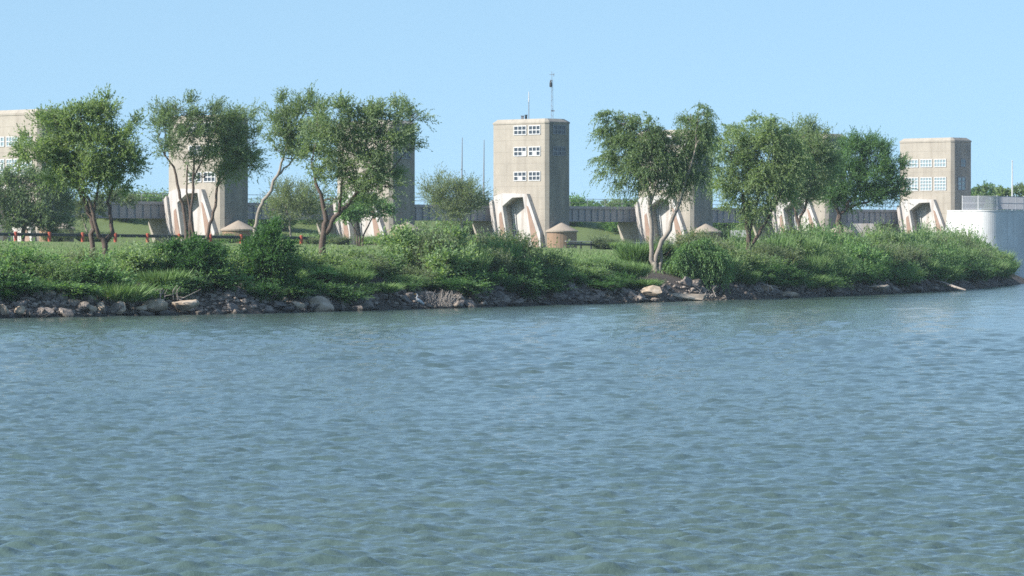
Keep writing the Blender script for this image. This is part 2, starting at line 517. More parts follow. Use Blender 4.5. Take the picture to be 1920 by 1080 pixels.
def tower(i, H, label, kind):
    O = O0 + E * (STEP * i)
    t = empty('gate_tower', (O.x, O.y, 0), math.radians(-45), label, 'tower', 'concrete gate towers of the dam')
    Hc = H - 0.55; ch = 0.38; D = 1.0
    m = MB()
    front = [(0, 0), (NOTCH[0][0], 0)] + NOTCH + [(NOTCH[-1][0], 0), (TL - ch, 0), (TL - ch, Hc), (0, Hc)]
    # front face with the gate recess cut into it, split in strips so that every face is convex
    pts = lambda l, y=0: [(x, y, z) for x, z in l]
    n = NOTCH
    m.add(pts([(0, 0), (n[0][0], 0), n[0], n[1], n[2], (0, n[2][1])]), [(0, 1, 2, 3, 4, 5)])
    m.add(pts([(TL - ch, 0), (TL - ch, n[4][1]), n[4], n[5], n[6], (n[6][0], 0)]), [(0, 1, 2, 3, 4, 5)])
    m.add(pts([(0, n[2][1]), n[2], n[3], (0, n[3][1])]), [(0, 1, 2, 3)])
    m.add(pts([(0, n[3][1]), n[3], n[4], (TL - ch, n[4][1]), (TL - ch, Hc), (0, Hc)]), [(0, 1, 2, 3, 4, 5)])
    loop = [(n[0][0], 0)] + n + [(n[6][0], 0)]
    for k in range(len(loop) - 1):
        p, q = loop[k], loop[k + 1]
        m.add([(p[0], 0, p[1]), (q[0], 0, q[1]), (q[0], D, q[1]), (p[0], D, p[1])], [(0, 1, 2, 3)])
    bw = MB(); bw.box(0.6, TL - 0.6, D, D + .1, 0, 10.2); bw.build('recess_wall', M['pale'], t)
    m.add([(TL - ch, 0, 0), (TL, ch, 0), (TL, ch, Hc), (TL - ch, 0, Hc)], [(0, 1, 2, 3)])
    m.add([(TL, ch, 0), (TL, TW, 0), (TL, TW, Hc), (TL, ch, Hc)], [(0, 1, 2, 3)])
    m.add([(TL, TW, 0), (0, TW, 0), (0, TW, Hc), (TL, TW, Hc)], [(0, 1, 2, 3)])
    m.add([(0, TW, 0), (0, 0, 0), (0, 0, Hc), (0, TW, Hc)], [(0, 1, 2, 3)])
    # low rear pier that carries the service bridge
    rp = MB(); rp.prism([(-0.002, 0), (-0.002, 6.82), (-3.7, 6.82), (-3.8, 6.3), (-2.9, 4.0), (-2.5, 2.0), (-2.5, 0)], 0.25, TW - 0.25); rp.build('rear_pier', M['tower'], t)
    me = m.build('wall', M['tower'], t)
    # parapet: a shallow cap with sloping edges
    c = MB()
    lo = [(-0.06, -0.06), (TL - ch + .02, -0.06), (TL + 0.06, ch - .02), (TL + 0.06, TW + 0.06), (-0.06, TW + 0.06)]
    mid = [(-0.06, -0.06), (TL - ch + .02, -0.06), (TL + 0.06, ch - .02), (TL + 0.06, TW + 0.06), (-0.06, TW + 0.06)]
    hi = [(0.5, 0.22), (TL - 0.55, 0.22), (TL - 0.4, 0.42), (TL - 0.4, TW - 0.45), (0.5, TW - 0.45)]
    vs = [(x, y, Hc - 0.02) for x, y in lo] + [(x, y, Hc + 0.16) for x, y in mid] + [(x, y, H) for x, y in hi]
    fs = [(0, 1, 2, 3, 4), (10, 11, 12, 13, 14)]
    for b_ in (0, 5):
        fs += [(b_ + k, b_ + (k + 1) % 5, b_ + 5 + (k + 1) % 5, b_ + 5 + k) for k in range(5)]
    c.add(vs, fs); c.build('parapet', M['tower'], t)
    # pale surround standing proud of the wall round the gate recess
    outer = [(1.45, 2.6), (1.0, 5.0), (0.2, 8.6), (0.75, 9.74), (2.04, 10.07), (6.07, 9.95), (8.25, 5.36), (8.5, 2.6)]
    inner = [(3.02, 2.6), (2.72, 5.36), (2.06, 8.55), (3.68, 9.53), (5.45, 9.58), (6.36, 5.36), (6.9, 2.6)]
    s = MB()
    pr = -0.55
    ring = [(0, 1, 0, 1), (1, 2, 1, 2)]
    segs = [(0, 1, 1, 0), (1, 2, 2, 1), (2, 3, 3, 2)]
    o8, i7 = outer, inner
    quads = [(o8[0], o8[1], i7[1], i7[0]), (o8[1], o8[2], i7[2], i7[1]), (o8[2], o8[3], i7[2]), (o8[3], o8[4], i7[3], i7[2]),
             (o8[4], o8[5], i7[4], i7[3]), (o8[5], o8[6], i7[5], i7[4]), (o8[6], o8[7], i7[6], i7[5])]
    for q in quads: s.add([(x, pr, z) for x, z in q], [tuple(range(len(q)))])
    for lst in (o8, i7):
        for k in range(len(lst) - 1):
            p, q = lst[k], lst[k + 1]
            s.add([(p[0], pr, p[1]), (q[0], pr, q[1]), (q[0], 0.05 if lst is i7 else -0.0, q[1]), (p[0], 0.05 if lst is i7 else -0.0, p[1])], [(0, 1, 2, 3)])
    s.build('gate_surround', M['pale'], t)
    r = MB(); r.prism([(6.05, 8.6), (6.35, 8.45), (7.3, 6.3), (8.0, 4.6), (8.2, 2.8), (7.15, 2.8), (6.75, 5.3), (6.4, 7.0)], pr - 0.035, pr - 0.004)
    r.build('rusty_plate', M['rust'], t)
    r = MB(); r.prism([(1.5, 7.6), (1.85, 7.9), (2.5, 5.4), (2.7, 2.8), (1.95, 2.8), (1.75, 5.2)], pr - 0.035, pr - 0.004)
    r.build('rusty_plate', M['rust'], t)
    r = MB(); r.prism([(0.12, 8.9), (0.55, 9.3), (1.15, 6.0), (1.9, 2.7), (1.35, 2.7), (0.75, 5.6)], pr - 0.3, pr - 0.002)
    r.build('buttress', M['pale'], t)
    # ladder in the shadowed jamb
    l = MB()
    for dx in (0, 0.38): l.tube([(3.0 + dx, D - 0.12, 2.5), (2.3 + dx, D - 0.12, 8.3)], 0.06, 5)
    for k in range(16):
        z = 2.8 + k * 0.36; x = 3.0 - (z - 2.5) * 0.7 / 5.8
        l.box(x, x + 0.38, D - 0.15, D - 0.09, z, z + 0.09)
    l.build('ladder', M['white'], t)
    # rounded pier nose with its conical roof
    cx, cy = TL + 0.5, TW / 2
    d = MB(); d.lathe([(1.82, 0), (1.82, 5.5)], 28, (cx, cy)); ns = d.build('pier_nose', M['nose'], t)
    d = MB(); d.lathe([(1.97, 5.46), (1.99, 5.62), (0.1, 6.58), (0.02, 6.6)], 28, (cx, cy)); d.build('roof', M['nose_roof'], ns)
    # windows
    if kind == 'mid':
        for z, rr in ((H - 1.32, 0), (H - 3.82, 1), (H - 6.72, 2)):
            bl = [(), ((2, 0),), ((1, 0),)][rr]
            window(t, 'l', 3.5, 5.5, z - .5, z + .5, 3, 2, M['white'], M['pane'], 0.10, bl)
            window(t, 'l', 5.95, 7.8, z - .5, z + .5, 3, 2, M['white'], M['pane'], 0.10, [(), ((1, 0),), ()][rr])
            if rr < 2: window(t, 'r', 0.95, 3.0, z - .5, z + .5, 3, 2, M['greymetal'], M['pane'], 0.1)
    else:
        for z, h in ((14.7, 0.95), (12.0, 1.66)):
            for a0, a1 in ((0.95, 3.1), (3.5, 5.4), (5.85, 7.75)):
                window(t, 'l', a0, a1, z - h / 2, z + h / 2, 4, 2 if h < 1 else 4, M['white'], M['pane_blue'], 0.09)
            window(t, 'r', 1.0 if h > 1 else 1.6, 2.5, z - h / 2, z + h / 2, 2, 2 if h < 1 else 3, M['greymetal'], M['pane_blue'], 0.1)
    return t


TLAB = ['tan end tower with big blue windows behind the two-stemmed tree', 'tan gate tower behind the pair of slim dark-trunked trees',
        'tan gate tower mostly hidden behind the wide forked tree', 'tallest tan tower with antennas on its roof standing clear of trees',
        'tan gate tower hidden behind the drooping willow with twin pale stems', 'tan gate tower whose roof corner shows between two round trees',
        'tan end tower with two rows of large windows beside the white wall']
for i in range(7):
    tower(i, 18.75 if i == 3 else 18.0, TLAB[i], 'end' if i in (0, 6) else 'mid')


def tw(i, s, t_, z):
    p = O0 + E * (STEP * i + t_) + N * s
    return Vector((p.x, p.y, z))


# roof things on the tallest tower
p = tw(3, 4.0, 1.9, 18.75)
t = empty('whip_antenna', p, 0, 'slim whip antenna with a white tip on the tallest tower', 'antenna')
m = MB(); m.tube([(0, 0, 0), (0, 0, 2.1)], 0.05, 6); m.build('pole', M['greymetal'], t)
m = MB(); m.tube([(0, 0, 2.1), (0, 0, 3.3)], [0.075, 0.04], 6); m.build('tip', M['white'], t)
p = tw(3, 8.0, 1.7, 18.7)
t = empty('antenna_mast', p, 0, 'thin lattice mast with a dark box near its top on the tallest tower', 'mast')
m = MB()
for q in range(3):
    aa = q * 2.094
    m.tube([(0.14 * math.cos(aa), 0.14 * math.sin(aa), 0), (0.1 * math.cos(aa), 0.1 * math.sin(aa), 4.6)], 0.022, 5)
for k in range(12):
    z = 0.2 + k * 0.37; a0 = (k % 3) * 2.094; a1 = ((k + 1) % 3) * 2.094
    m.tube([(0.13 * math.cos(a0), 0.13 * math.sin(a0), z), (0.13 * math.cos(a1), 0.13 * math.sin(a1), z + 0.37)], 0.014, 4)
m.tube([(0, 0, 4.5), (0, 0, 5.6)], 0.025, 5); m.build('pole', M['greymetal'], t)
m = MB(); m.lathe([(0.08, 3.75), (0.17, 3.8), (0.16, 4.2), (0.06, 4.6)], 10, (-0.12, 0)); m.build('box', M['darkmetal'], t)
m = MB(); m.box(-0.3, 0.3, -0.02, 0.02, 5.2, 5.25); m.box(0.2, 0.26, -0.02, 0.02, 5.0, 5.4); m.build('crossarm', M['greymetal'], t)
m = MB(); m.box(-.1, .32, -.05, .05, 0.9, 1.05); m.build('bracket', M['greymetal'], t)
p = tw(3, 3.3, 1.8, 18.75)
t = empty('roof_vent', p, 0, 'small dark vent boxes beside the whip antenna on the roof', 'vent')
m = MB(); m.box(-0.35, 0.0, -.3, .3, 0, 0.42); m.box(-.4, .05, -.35, .35, .42, .47); m.build('housing', M['greymetal'], t, bevel=.02)
m = MB(); m.tube([(0.25, 0, 0), (0.25, 0, 0.5)], 0.13, 8); m.tube([(0.25, 0, 0.5), (0.25, 0, 0.58)], 0.18, 8); m.build('chimney', M['darkmetal'], t)

# ------------------------------------------------------------------ service bridge behind the towers
t = empty('service_bridge', (O0.x, O0.y, 0), math.radians(-45), 'grey plate-girder bridge running behind all the towers', 'bridge')
d = MB(); d.box(-3.95, -.75, -30, STEP * 6 + 5, 8.42, 8.68); d.build('deck', M['girder'], t)
for i in range(-1, 6):
    y0 = STEP * i + (TW if i >= 0 else 0); y1 = STEP * (i + 1)
    if i == -1: y0 = -30
    g = MB()
    for s0, s1 in ((-.96, -.92), (-3.82, -3.78)):
        g.box(s0, s1, y0 - 1.8, y1 + 1.79, 6.86, 8.41)
    for s0, s1 in ((-1.12, -.76), (-3.93, -3.6)):
        g.box(s0, s1, y0 - 1.8, y1 + 1.79, 6.822, 6.88)
        g.box(s0, s1, y0 - 1.8, y1 + 1.79, 8.34, 8.415)
    k = int((y1 - y0 + 3.4) / 1.12)
    for j in range(k + 1):
        y = y0 - 1.7 + j * 1.12
        g.box(-.919, -.78, y - 0.03, y + 0.03, 6.885, 8.335)
    g.build('girder', M['girder'], t)
r = MB()
for z in (9.1, 9.55): r.tube([(-.85, -30, z), (-.85, STEP * 6 + 5, z)], 0.03, 5)
for j in range(60):
    y = -30 + j * 3.05
    r.tube([(-.85, y, 8.68), (-.85, y, 9.6)], 0.035, 5)
r.build('railing', M['greymetal'], t)


# ------------------------------------------------------------------ abutment wall on the right with fence
def offset_path():
    a = PX(1776, 430, 505); a.z = 0
    pts = [a]
    p = a.copy(); ang_ = -45.0
    for k in range(5): p = p + Vector((math.cos(math.radians(ang_)), math.sin(math.radians(ang_)), 0)) * 0.86; pts.append(p.copy())
    for k in range(18):
        ang_ += 5.75
        p = p + Vector((math.cos(math.radians(ang_)), math.sin(math.radians(ang_)), 0)) * 0.25; pts.append(p.copy())
    for k in range(20): p = p + Vector((math.cos(math.radians(ang_)), math.sin(math.radians(ang_)), 0)) * 3; pts.append(p.copy())
    return pts


WP = offset_path()
ZT = 8.15
inn = [WP[0] + E * 22, WP[-1] + Vector((-30, 30, 0))]
poly = WP + [WP[-1] + Vector((-14, 30, 0)), WP[0] + Vector((9, 12, 0)), WP[0] + E * 0.9]
m = MB()
n_ = len(poly)
vs = [(p.x, p.y, -2) for p in poly] + [(p.x, p.y, ZT) for p in poly]
# battered left end: the foot of the wall reaches out
vs[0] = (poly[0].x - 0.9, poly[0].y + 0.6, -2)
fs = [tuple(range(n_, 2 * n_))] + [(k, (k + 1) % n_, n_ + (k + 1) % n_, n_ + k) for k in range(n_)]
m.add(vs, fs)
t = empty('abutment_wall', (0, 0, 0), 0, 'tall curved white concrete wall at the right end of the dam', 'wall')
m.build('wall_face', M['whitewall'], t)
cp = MB()
for k in range(len(WP) - 1):
    a_, b_ = WP[k], WP[k + 1]
    dd = (b_ - a_).normalized(); nn = Vector((-dd.y, dd.x, 0))
    q = [a_ - nn * 0.06, b_ - nn * 0.06, b_ + nn * 0.5, a_ + nn * 0.5]
    cp.add([(p.x, p.y, ZT + 0.004) for p in q] + [(p.x, p.y, ZT + 0.16) for p in q],
           [(0, 1, 2, 3), (4, 5, 6, 7), (0, 1, 5, 4), (1, 2, 6, 5), (2, 3, 7, 6), (3, 0, 4, 7)])
cp.build('coping', M['whitewall'], t)
t = empty('security_fence', (0, 0, 0), 0, 'grey mesh fence on top of the curved white wall', 'fence')
fp = [p + Vector((-0.1, 0.35, 0)) for p in WP[3:]]
fz0, fz1 = ZT + 0.16, ZT + 1.85
mesh = MB(); rails = MB()
acc = 0; nxt = 0; post_pts = []; seglen = 0
for k in range(len(fp) - 1):
    a_, b_ = fp[k], fp[k + 1]
    Ls = (b_ - a_).length; dd = (b_ - a_).normalized()
    for z in (fz0 + .1, fz0 + .85, fz1): rails.tube([(a_.x, a_.y, z), (b_.x, b_.y, z)], 0.035, 5)
    x = 0.0
    while x < Ls:
        p_ = a_ + dd * x
        mesh.box(p_.x - .028, p_.x + .028, p_.y - .012, p_.y + .012, fz0 + 0.05, fz1)
        x += 0.085
    while nxt < acc + Ls:
        post_pts.append(a_ + dd * (nxt - acc)); nxt += 2.4
    acc += Ls
mesh.build('mesh_panel', M['fence'], t)
rails.build('rail', M['fence'], t)
for p_ in post_pts:
    q = MB(); q.tube([(p_.x, p_.y, fz0 - .1), (p_.x, p_.y, fz1 + .12)], 0.06, 6); q.build('post', M['white'], t)
b0 = PX(1898, 372, 560)
t = empty('flagpole', (b0.x, b0.y, 7.0), 0, 'bare white pole rising behind the fence on the wall', 'pole')
m = MB(); m.tube([(0, 0, 0), (0, 0, 8.5)], [0.15, 0.07], 8); m.build('pole', M['white'], t)
m = MB(); m.lathe([(0.02, 8.5), (0.12, 8.58), (0.12, 8.64), (0.02, 8.74)], 8); m.build('cap', M['white'], t)

# thin masts between the towers
for u, vt, Y, lab in ((866, 258, 500, 'taller thin dark mast left of the tallest tower'), (907, 262, 505, 'thin dark mast close to the tallest tower above the box')):
    p = PX(u, 400, Y); top = PX(u, vt, Y).z; g0 = gz(p.x, p.y)
    t = empty('thin_mast', (p.x, p.y, g0 - .2), 0, lab, 'mast', 'thin masts beside the tallest tower')
    m = MB(); m.tube([(0, 0, 0), (0, 0, (top - g0) * .6), (0.05, 0, top - g0 + .2)], [0.13, 0.09, 0.04], 7); m.build('pole', M['greymetal'], t)
    m = MB(); m.lathe([(0.3, 0), (0.3, 0.25), (0.14, 0.35)], 10); m.build('base', M['pale'], t)
p = PX(907, 383, 497)
t = empty('equipment_box', (p.x, p.y, 8.68), math.radians(-45), 'dark equipment box on the bridge left of the tallest tower', 'box')
m = MB(); m.box(-.5, .5, -.5, .5, 0, .75); m.build('housing', M['darkmetal'], t, bevel=.04)
m = MB(); m.box(-.56, .56, -.56, .56, .754, .82); m.build('lid', M['greymetal'], t)

# low concrete pieces near the towers
p = PX(1386, 440, 430); zb = PX(0, 464, 430).z
t = empty('concrete_weir', (p.x, p.y, 2.5), math.radians(-12), 'small two-tone concrete block standing beside the dark leaning tree', 'concrete block')
m = MB(); m.box(-1.05, 0.95, -.6, .6, 0, 1.85); m.build('base', M['nose_roof'], t, bevel=.04)
m = MB(); m.box(-.85, .95, -.4, .6, 1.854, 2.95); m.build('upper_block', M['girder'], t, bevel=.05)
p = PX(1615, 430, 528)
t = empty('low_wall', (p.x, p.y, 3.5), math.radians(-8), 'low tan concrete wall under the bridge near the end tower', 'wall')
m = MB(); m.prism([(-2.4, 0), (-2.2, 3.3), (1.6, 3.3), (2.5, 1.6), (2.5, 0)], -.5, .5); m.build('wall_face', M['pale'], t, bevel=.05)


# ------------------------------------------------------------------ guard rails
def guardrail(label, pts_px, Ya, Yb, n, h, postm, railm, extra, red_only=None):
    u0, u1 = pts_px
    A = PX(u0, 450, Ya); B = PX(u1, 450, Yb)
    t = empty('guardrail', (A.x, A.y, gz(A.x, A.y)), 0, label, 'guardrail')
    base = Vector(t.location)
    dd = (B - A); dd.z = 0; ln = dd.length; dd.normalize(); nn = Vector((dd.y, -dd.x, 0))
    bm_ = MB(); prof = [(-.155, 0), (-.1, .07), (-.03, .07), (0, .02), (.03, .07), (.1, .07), (.155, 0)]
    K = 30
    zA, zB = gz(A.x, A.y), gz(B.x, B.y)
    lg = lambda f: zA + (zB - zA) * f
    if extra: prof = [(o * .7, z) for o, z in prof]
    rows = []
    for k in range(K + 1):
        p = A + dd * (ln * k / K); g = lg(k / K)
        rows.append([Vector((p.x, p.y, g + h - 0.17 + z)) + nn * (o + .08) - base for z, o in prof] + [Vector((p.x, p.y, g + h - 0.17 + z)) + nn * (o + .065) - base for z, o in prof[::-1]])
    np_ = len(rows[0])
    for k in range(K):
        for j in range(np_):
            j2 = (j + 1) % np_
            bm_.add([rows[k][j], rows[k][j2], rows[k + 1][j2], rows[k + 1][j]], [(0, 1, 2, 3)])
    bm_.build('rail', railm, t)
    for k in range(n):
        f = (k + .5) / n
        p = A + dd * (ln * f); g = lg(f); q = Vector((p.x, p.y, g)) - base + (nn * .19 if postm is M['redpost'] else nn * 0)
        m = MB(); r = .16 if postm is M['redpost'] else .09
        m.lathe([(r, -.5), (r, h + .05), (r * .8, h + .1)], 9, (0, 0))
        o = m.build('post', postm, t); o.location = q
    if extra:
        m = MB(); pp = []
        for k in range(K + 1):
            p = A + dd * (ln * k / K); pp.append(Vector((p.x, p.y, lg(k / K) + h + .12)) - base)
        m.tube(pp, .045, 6); m.build('top_pipe', M['pale'], t)
    return t


guardrail('long dark guardrail with red-orange posts across the grass', (-70, 590), 378, 412, 11, .9, M['redpost'], M['rail'], False)
guardrail('short guardrail with close dark posts and a pale top pipe', (1060, 1262), 398, 425, 11, .62, M['darkmetal'], M['rail'], True)


# ------------------------------------------------------------------ foliage
def leaves(P, Dr, ln, wd, r, flat=0.0):
    """diamond leaves at points P along directions Dr"""
    n = len(P)
    Dr = Dr / (np.linalg.norm(Dr, axis=1, keepdims=True) + 1e-9)
    R = r.normal(size=(n, 3)); R[:, 2] *= (1 - flat)
    W = np.cross(Dr, R); W /= (np.linalg.norm(W, axis=1, keepdims=True) + 1e-9)
    ln = ln * r.uniform(.7, 1.3, (n, 1)); wd = wd * r.uniform(.7, 1.3, (n, 1))
    a_ = P; b_ = P + Dr * ln * .45 + W * wd; c_ = P + Dr * ln; d_ = P + Dr * ln * .45 - W * wd
    V = np.stack([a_, b_, c_, d_], 1).reshape(-1, 3)
    return V


def spray_leaves(C, R, count, r, out=.6, up=.5, wind=(0.12, 0, 0), slen=.7, k=10, ln=.2, wd=.032, droop=0.0, rnd=.55):
    """count sprays of k leaves in the ellipsoid with centre C and radii R"""
    C = np.array(C, float); R = np.array(R, float)
    d = r.normal(size=(count, 3)); d /= np.linalg.norm(d, axis=1, keepdims=True)
    # gather sprays round sub-centres so that the blob is lumpy
    ns = max(4, count // 22)
    sub = r.normal(size=(ns, 3)); sub /= np.linalg.norm(sub, axis=1, keepdims=True); sub *= r.uniform(.35, .92, (ns, 1))
    q = sub[r.integers(0, ns, count)] + d * r.uniform(0.0, .36, (count, 1))
    P = C + q * R
    D = q / (np.linalg.norm(q, axis=1, keepdims=True) + 1e-6) * out + np.array([0, 0, up]) + np.array(wind) + r.normal(size=(count, 3)) * rnd
    D /= np.linalg.norm(D, axis=1, keepdims=True)
    L_ = slen * r.uniform(.6, 1.35, (count, 1, 1))
    tt = np.linspace(0, 1, k)[None, :, None]
    path = P[:, None, :] + D[:, None, :] * tt * L_ + np.array([0, 0, -1.0]) * droop * (tt ** 2) * L_ + np.array(wind) * 0.6 * tt ** 2 * L_
    pd = D[:, None, :] + np.array([0, 0, -1.0]) * droop * 2 * tt + r.normal(size=(count, k, 3)) * .6
    return leaves(path.reshape(-1, 3), pd.reshape(-1, 3), ln, wd, r)


def leaf_mesh(name, V):
    n = len(V) // 4
    return np_mesh(name, V, np.arange(n * 4).reshape(n, 4))


def tree(label, Y, limbs, blobs, leaf, bark, dens=1.0, up=.5, wind=(.15, 0, 0), droop=0., ln=.18, wd=.030, slen=.8, seed=1, group=None, cat='tree', twigs=True, k=12, depth=.75):
    """limbs: lists of (u, v, radius_px); blobs: (u, v, ru, rv[, density]); all at about distance Y"""
    r = np.random.default_rng(seed)
    sc_ = Y / F
    u0, v0 = limbs[0][0][:2]
    b = PX(u0, v0, Y); b.z = gz(b.x, b.y)
    t = empty('tree', b, 0, label, cat, group)
    m = MB(); ends = []
    for li, lb in enumerate(limbs):
        pts = []; rad = []
        ph_ = r.uniform(-1, 1)
        for j, (u, v, rp) in enumerate(lb):
            p = PX(u, v, Y) - b
            p.y += ph_ * j * .22 if li else 0
            pts.append(p); rad.append(rp * sc_ * .68)
        if lb[0][1] >= v0 - 14: pts.insert(0, Vector((pts[0].x, pts[0].y, min(-.25, pts[0].z - .4)))); rad.insert(0, rad[0] * 1.25)
        # subdivide with a little wander
        q = [pts[0]]; rr = [rad[0]]
        for j in range(1, len(pts)):
            for f in (.34, .67, 1.0):
                p = pts[j - 1].lerp(pts[j], f)
                if f < 1: p = p + Vector(r.normal(size=3)) * rad[j] * .45
                q.append(p); rr.append(rad[j - 1] * (1 - f) + rad[j] * f)
        m.tube(q, rr, 8); ends += [(x, y) for x, y in zip(q[len(q) // 2:], rr[len(rr) // 2:])]
    VV = []
    for bl in blobs:
        u, v, ru, rv = bl[:4]; dn = bl[4] if len(bl) > 4 else 1.0
        c = PX(u, v, Y) - b
        c.y += r.uniform(-1, 1) * depth
        R = (ru * sc_, (ru + rv) * .5 * sc_ * 1.05, rv * sc_)
        R = tuple(x * 1.1 for x in R)
        cnt = int(dens * dn * 200 * (R[0] * R[2]) * (0.6 + 0.4 * R[1])) + 10
        VV.append(spray_leaves(c, R, cnt, r, up=up, wind=wind, droop=droop, ln=ln, wd=wd, slen=slen, k=k))
        if twigs:
            e, er = min(ends, key=lambda e_: (e_[0] - c).length + (1.2 if e_[0].z > c.z else 0))
            mid = e.lerp(c, .5) + Vector(r.normal(size=3)) * .15 + Vector((0, 0, .1))
            m.tube([e, mid, c], [min(er * .7, .06), .035, .012], 5)
            for _ in range(5):
                d_ = Vector(r.normal(size=3)); d_.normalize(); d_.z = abs(d_.z) * .8
                tip = c + Vector((d_.x * R[0], d_.y * R[1], d_.z * R[2])) * .85
                m.tube([mid.lerp(c, .6), mid.lerp(tip, .6), tip], [.025, .016, .007], 4)
    m.build('trunk', bark, t, smooth=True)
    link('crown', leaf_mesh('crown', np.concatenate(VV)), leaf, t)
    return t


# the big two-stemmed tree at the left
tree('broad green two-stemmed tree on the bank at the left end', 222,
     [[(173, 494, 8), (173, 455, 7), (172, 415, 6.5), (164, 390, 6), (149, 358, 5), (138, 335, 4)],
      [(200, 492, 9), (197, 456, 8), (184, 434, 5.5), (177, 400, 5), (168, 372, 4), (150, 350, 3)],
      [(197, 456, 7), (211, 437, 6), (205, 400, 5), (202, 370, 4.5), (216, 340, 3.5), (228, 315, 2.5)],
      [(172, 412, 4), (178, 380, 4), (186, 345, 3)]],
     [(70, 285, 36, 34), (105, 248, 42, 34), (150, 228, 42, 30), (195, 226, 42, 30), (232, 258, 34, 36), (246, 300, 24, 30),
      (200, 285, 50, 42), (150, 290, 50, 42), (105, 305, 42, 32), (222, 335, 26, 22), (165, 335, 36, 26), (190, 328, 40, 22), (115, 333, 34, 18), (205, 205, 26, 18, .7), (125, 225, 30, 22), (60, 265, 22, 18, .6), (185, 205, 20, 16, .7)],
     M['leaf_green'], M['bark'], seed=21, up=.35, wind=(.02, 0, 0), slen=.65)
tree('slim olive tree with several thin dark stems standing left of its twin', 292,
     [[(349, 446, 5), (344, 392, 4.5), (336, 359, 4), (326, 313, 3), (308, 290, 2)],
      [(356, 446, 6), (358, 392, 4), (362, 337, 3.4), (364, 290, 2.5)], [(364, 446, 6), (357, 406, 4), (350, 360, 2.5), (352, 310, 2)], [(362, 337, 2.5), (380, 300, 2), (392, 270, 1.6)]],
     [(308, 222, 27, 28), (342, 210, 32, 22), (385, 208, 28, 22), (296, 248, 20, 22, .8), (325, 258, 34, 30), (365, 250, 36, 34, .9), (345, 295, 32, 20, .5), (392, 285, 26, 32, .7), (388, 335, 28, 16, .5), (310, 282, 20, 14, .8), (410, 225, 16, 20, .7)],
     M['leaf_olive'], M['bark'], seed=22, dens=.62, up=.55)
tree('slim olive tree with one curved stem standing right of its twin', 294,
     [[(388, 446, 5), (393, 420, 4.5), (404, 387, 4), (407, 351, 3.4), (415, 317, 3), (428, 290, 2.2)], [(407, 351, 2.5), (428, 325, 2), (452, 300, 1.5)]],
     [(425, 240, 32, 26), (455, 232, 28, 26), (425, 285, 34, 36), (460, 285, 32, 34), (482, 262, 15, 20, .7), (462, 208, 18, 14, .4), (445, 318, 30, 14, .8), (478, 310, 16, 14, .6), (408, 262, 20, 24), (410, 330, 20, 14, .5)],
     M['leaf_olive'], M['bark'], seed=23, dens=.8, up=.4)
tree('leaning tree with a bare bent pale trunk behind the tall dark bush', 262,
     [[(478, 432, 5.5), (481, 420, 5), (487, 390, 5), (500, 369, 4.6), (521, 328, 4), (531, 297, 3), (540, 270, 2.2)], [(519, 330, 3), (541, 310, 2.4), (560, 285, 1.8)]],
     [(518, 212, 22, 24), (545, 235, 34, 32), (575, 202, 28, 22), (556, 270, 32, 28), (525, 255, 22, 26), (520, 285, 16, 14, .6), (585, 235, 26, 26), (548, 300, 24, 14, .6)],
     M['leaf_olive'], M['bark_pale'], seed=24, dens=.9, up=.7)
tree('wide olive tree forking low on the bank in front of a tower', 246,
     [[(604, 474, 10), (608, 433, 8), (610, 403, 6.5), (602, 364, 5), (591, 339, 4), (584, 305, 2.6)],
      [(611, 438, 7), (627, 407, 6.5), (649, 388, 5.5), (668, 362, 4.5), (690, 325, 3.2), (712, 285, 2.2)], [(636, 398, 4), (640, 350, 3.4), (640, 305, 2.4)], [(668, 362, 3.5), (710, 345, 2.6), (742, 310, 1.8)]],
     [(603, 235, 32, 32), (640, 216, 32, 22), (632, 268, 42, 36), (592, 298, 36, 30), (602, 335, 26, 18, .7), (680, 228, 36, 30), (718, 216, 36, 26), (752, 216, 30, 20, .9), (700, 268, 42, 36), (745, 258, 34, 36, .6),
      (772, 275, 16, 26, .35), (680, 318, 42, 34), (722, 318, 36, 32, .7), (692, 360, 36, 17, .9), (648, 330, 30, 26), (785, 215, 12, 12, .5), (690, 200, 20, 12, .6), (728, 355, 22, 16, .5), (640, 375, 22, 12, .5)],
     M['leaf_olive'], M['bark'], seed=25, dens=.85, up=.45, droop=.15)
tree('twin-stemmed drooping willow with pale trunks on the bank', 274,
     [[(1231, 506, 10), (1221, 487, 6.5), (1222, 433, 6), (1219, 386, 5), (1215, 358, 4), (1200, 320, 2.8)],
      [(1229, 500, 8), (1231, 479, 7), (1247, 444, 6.5), (1262, 405, 5.5), (1277, 365, 4.6), (1292, 320, 3.2), (1305, 270, 2.2)],
      [(1237, 506, 6), (1240, 482, 5), (1238, 455, 4)], [(1219, 386, 3.5), (1235, 340, 2.8), (1230, 290, 2)]],
     [(1148, 222, 30, 14), (1138, 248, 22, 16, .9), (1182, 238, 28, 24), (1172, 280, 42, 32), (1138, 300, 22, 26, .8), (1212, 255, 38, 32), (1215, 302, 46, 38), (1160, 330, 26, 22, .6), (1258, 282, 42, 42),
      (1312, 222, 26, 22), (1318, 262, 26, 36), (1296, 318, 38, 38), (1228, 342, 42, 20), (1272, 345, 34, 22), (1300, 245, 26, 30), (1190, 222, 20, 14, .6)],
     M['leaf_green'], M['bark_pale'], seed=26, dens=.95, up=.25, droop=.75, wind=(-.12, 0, 0), slen=.85)
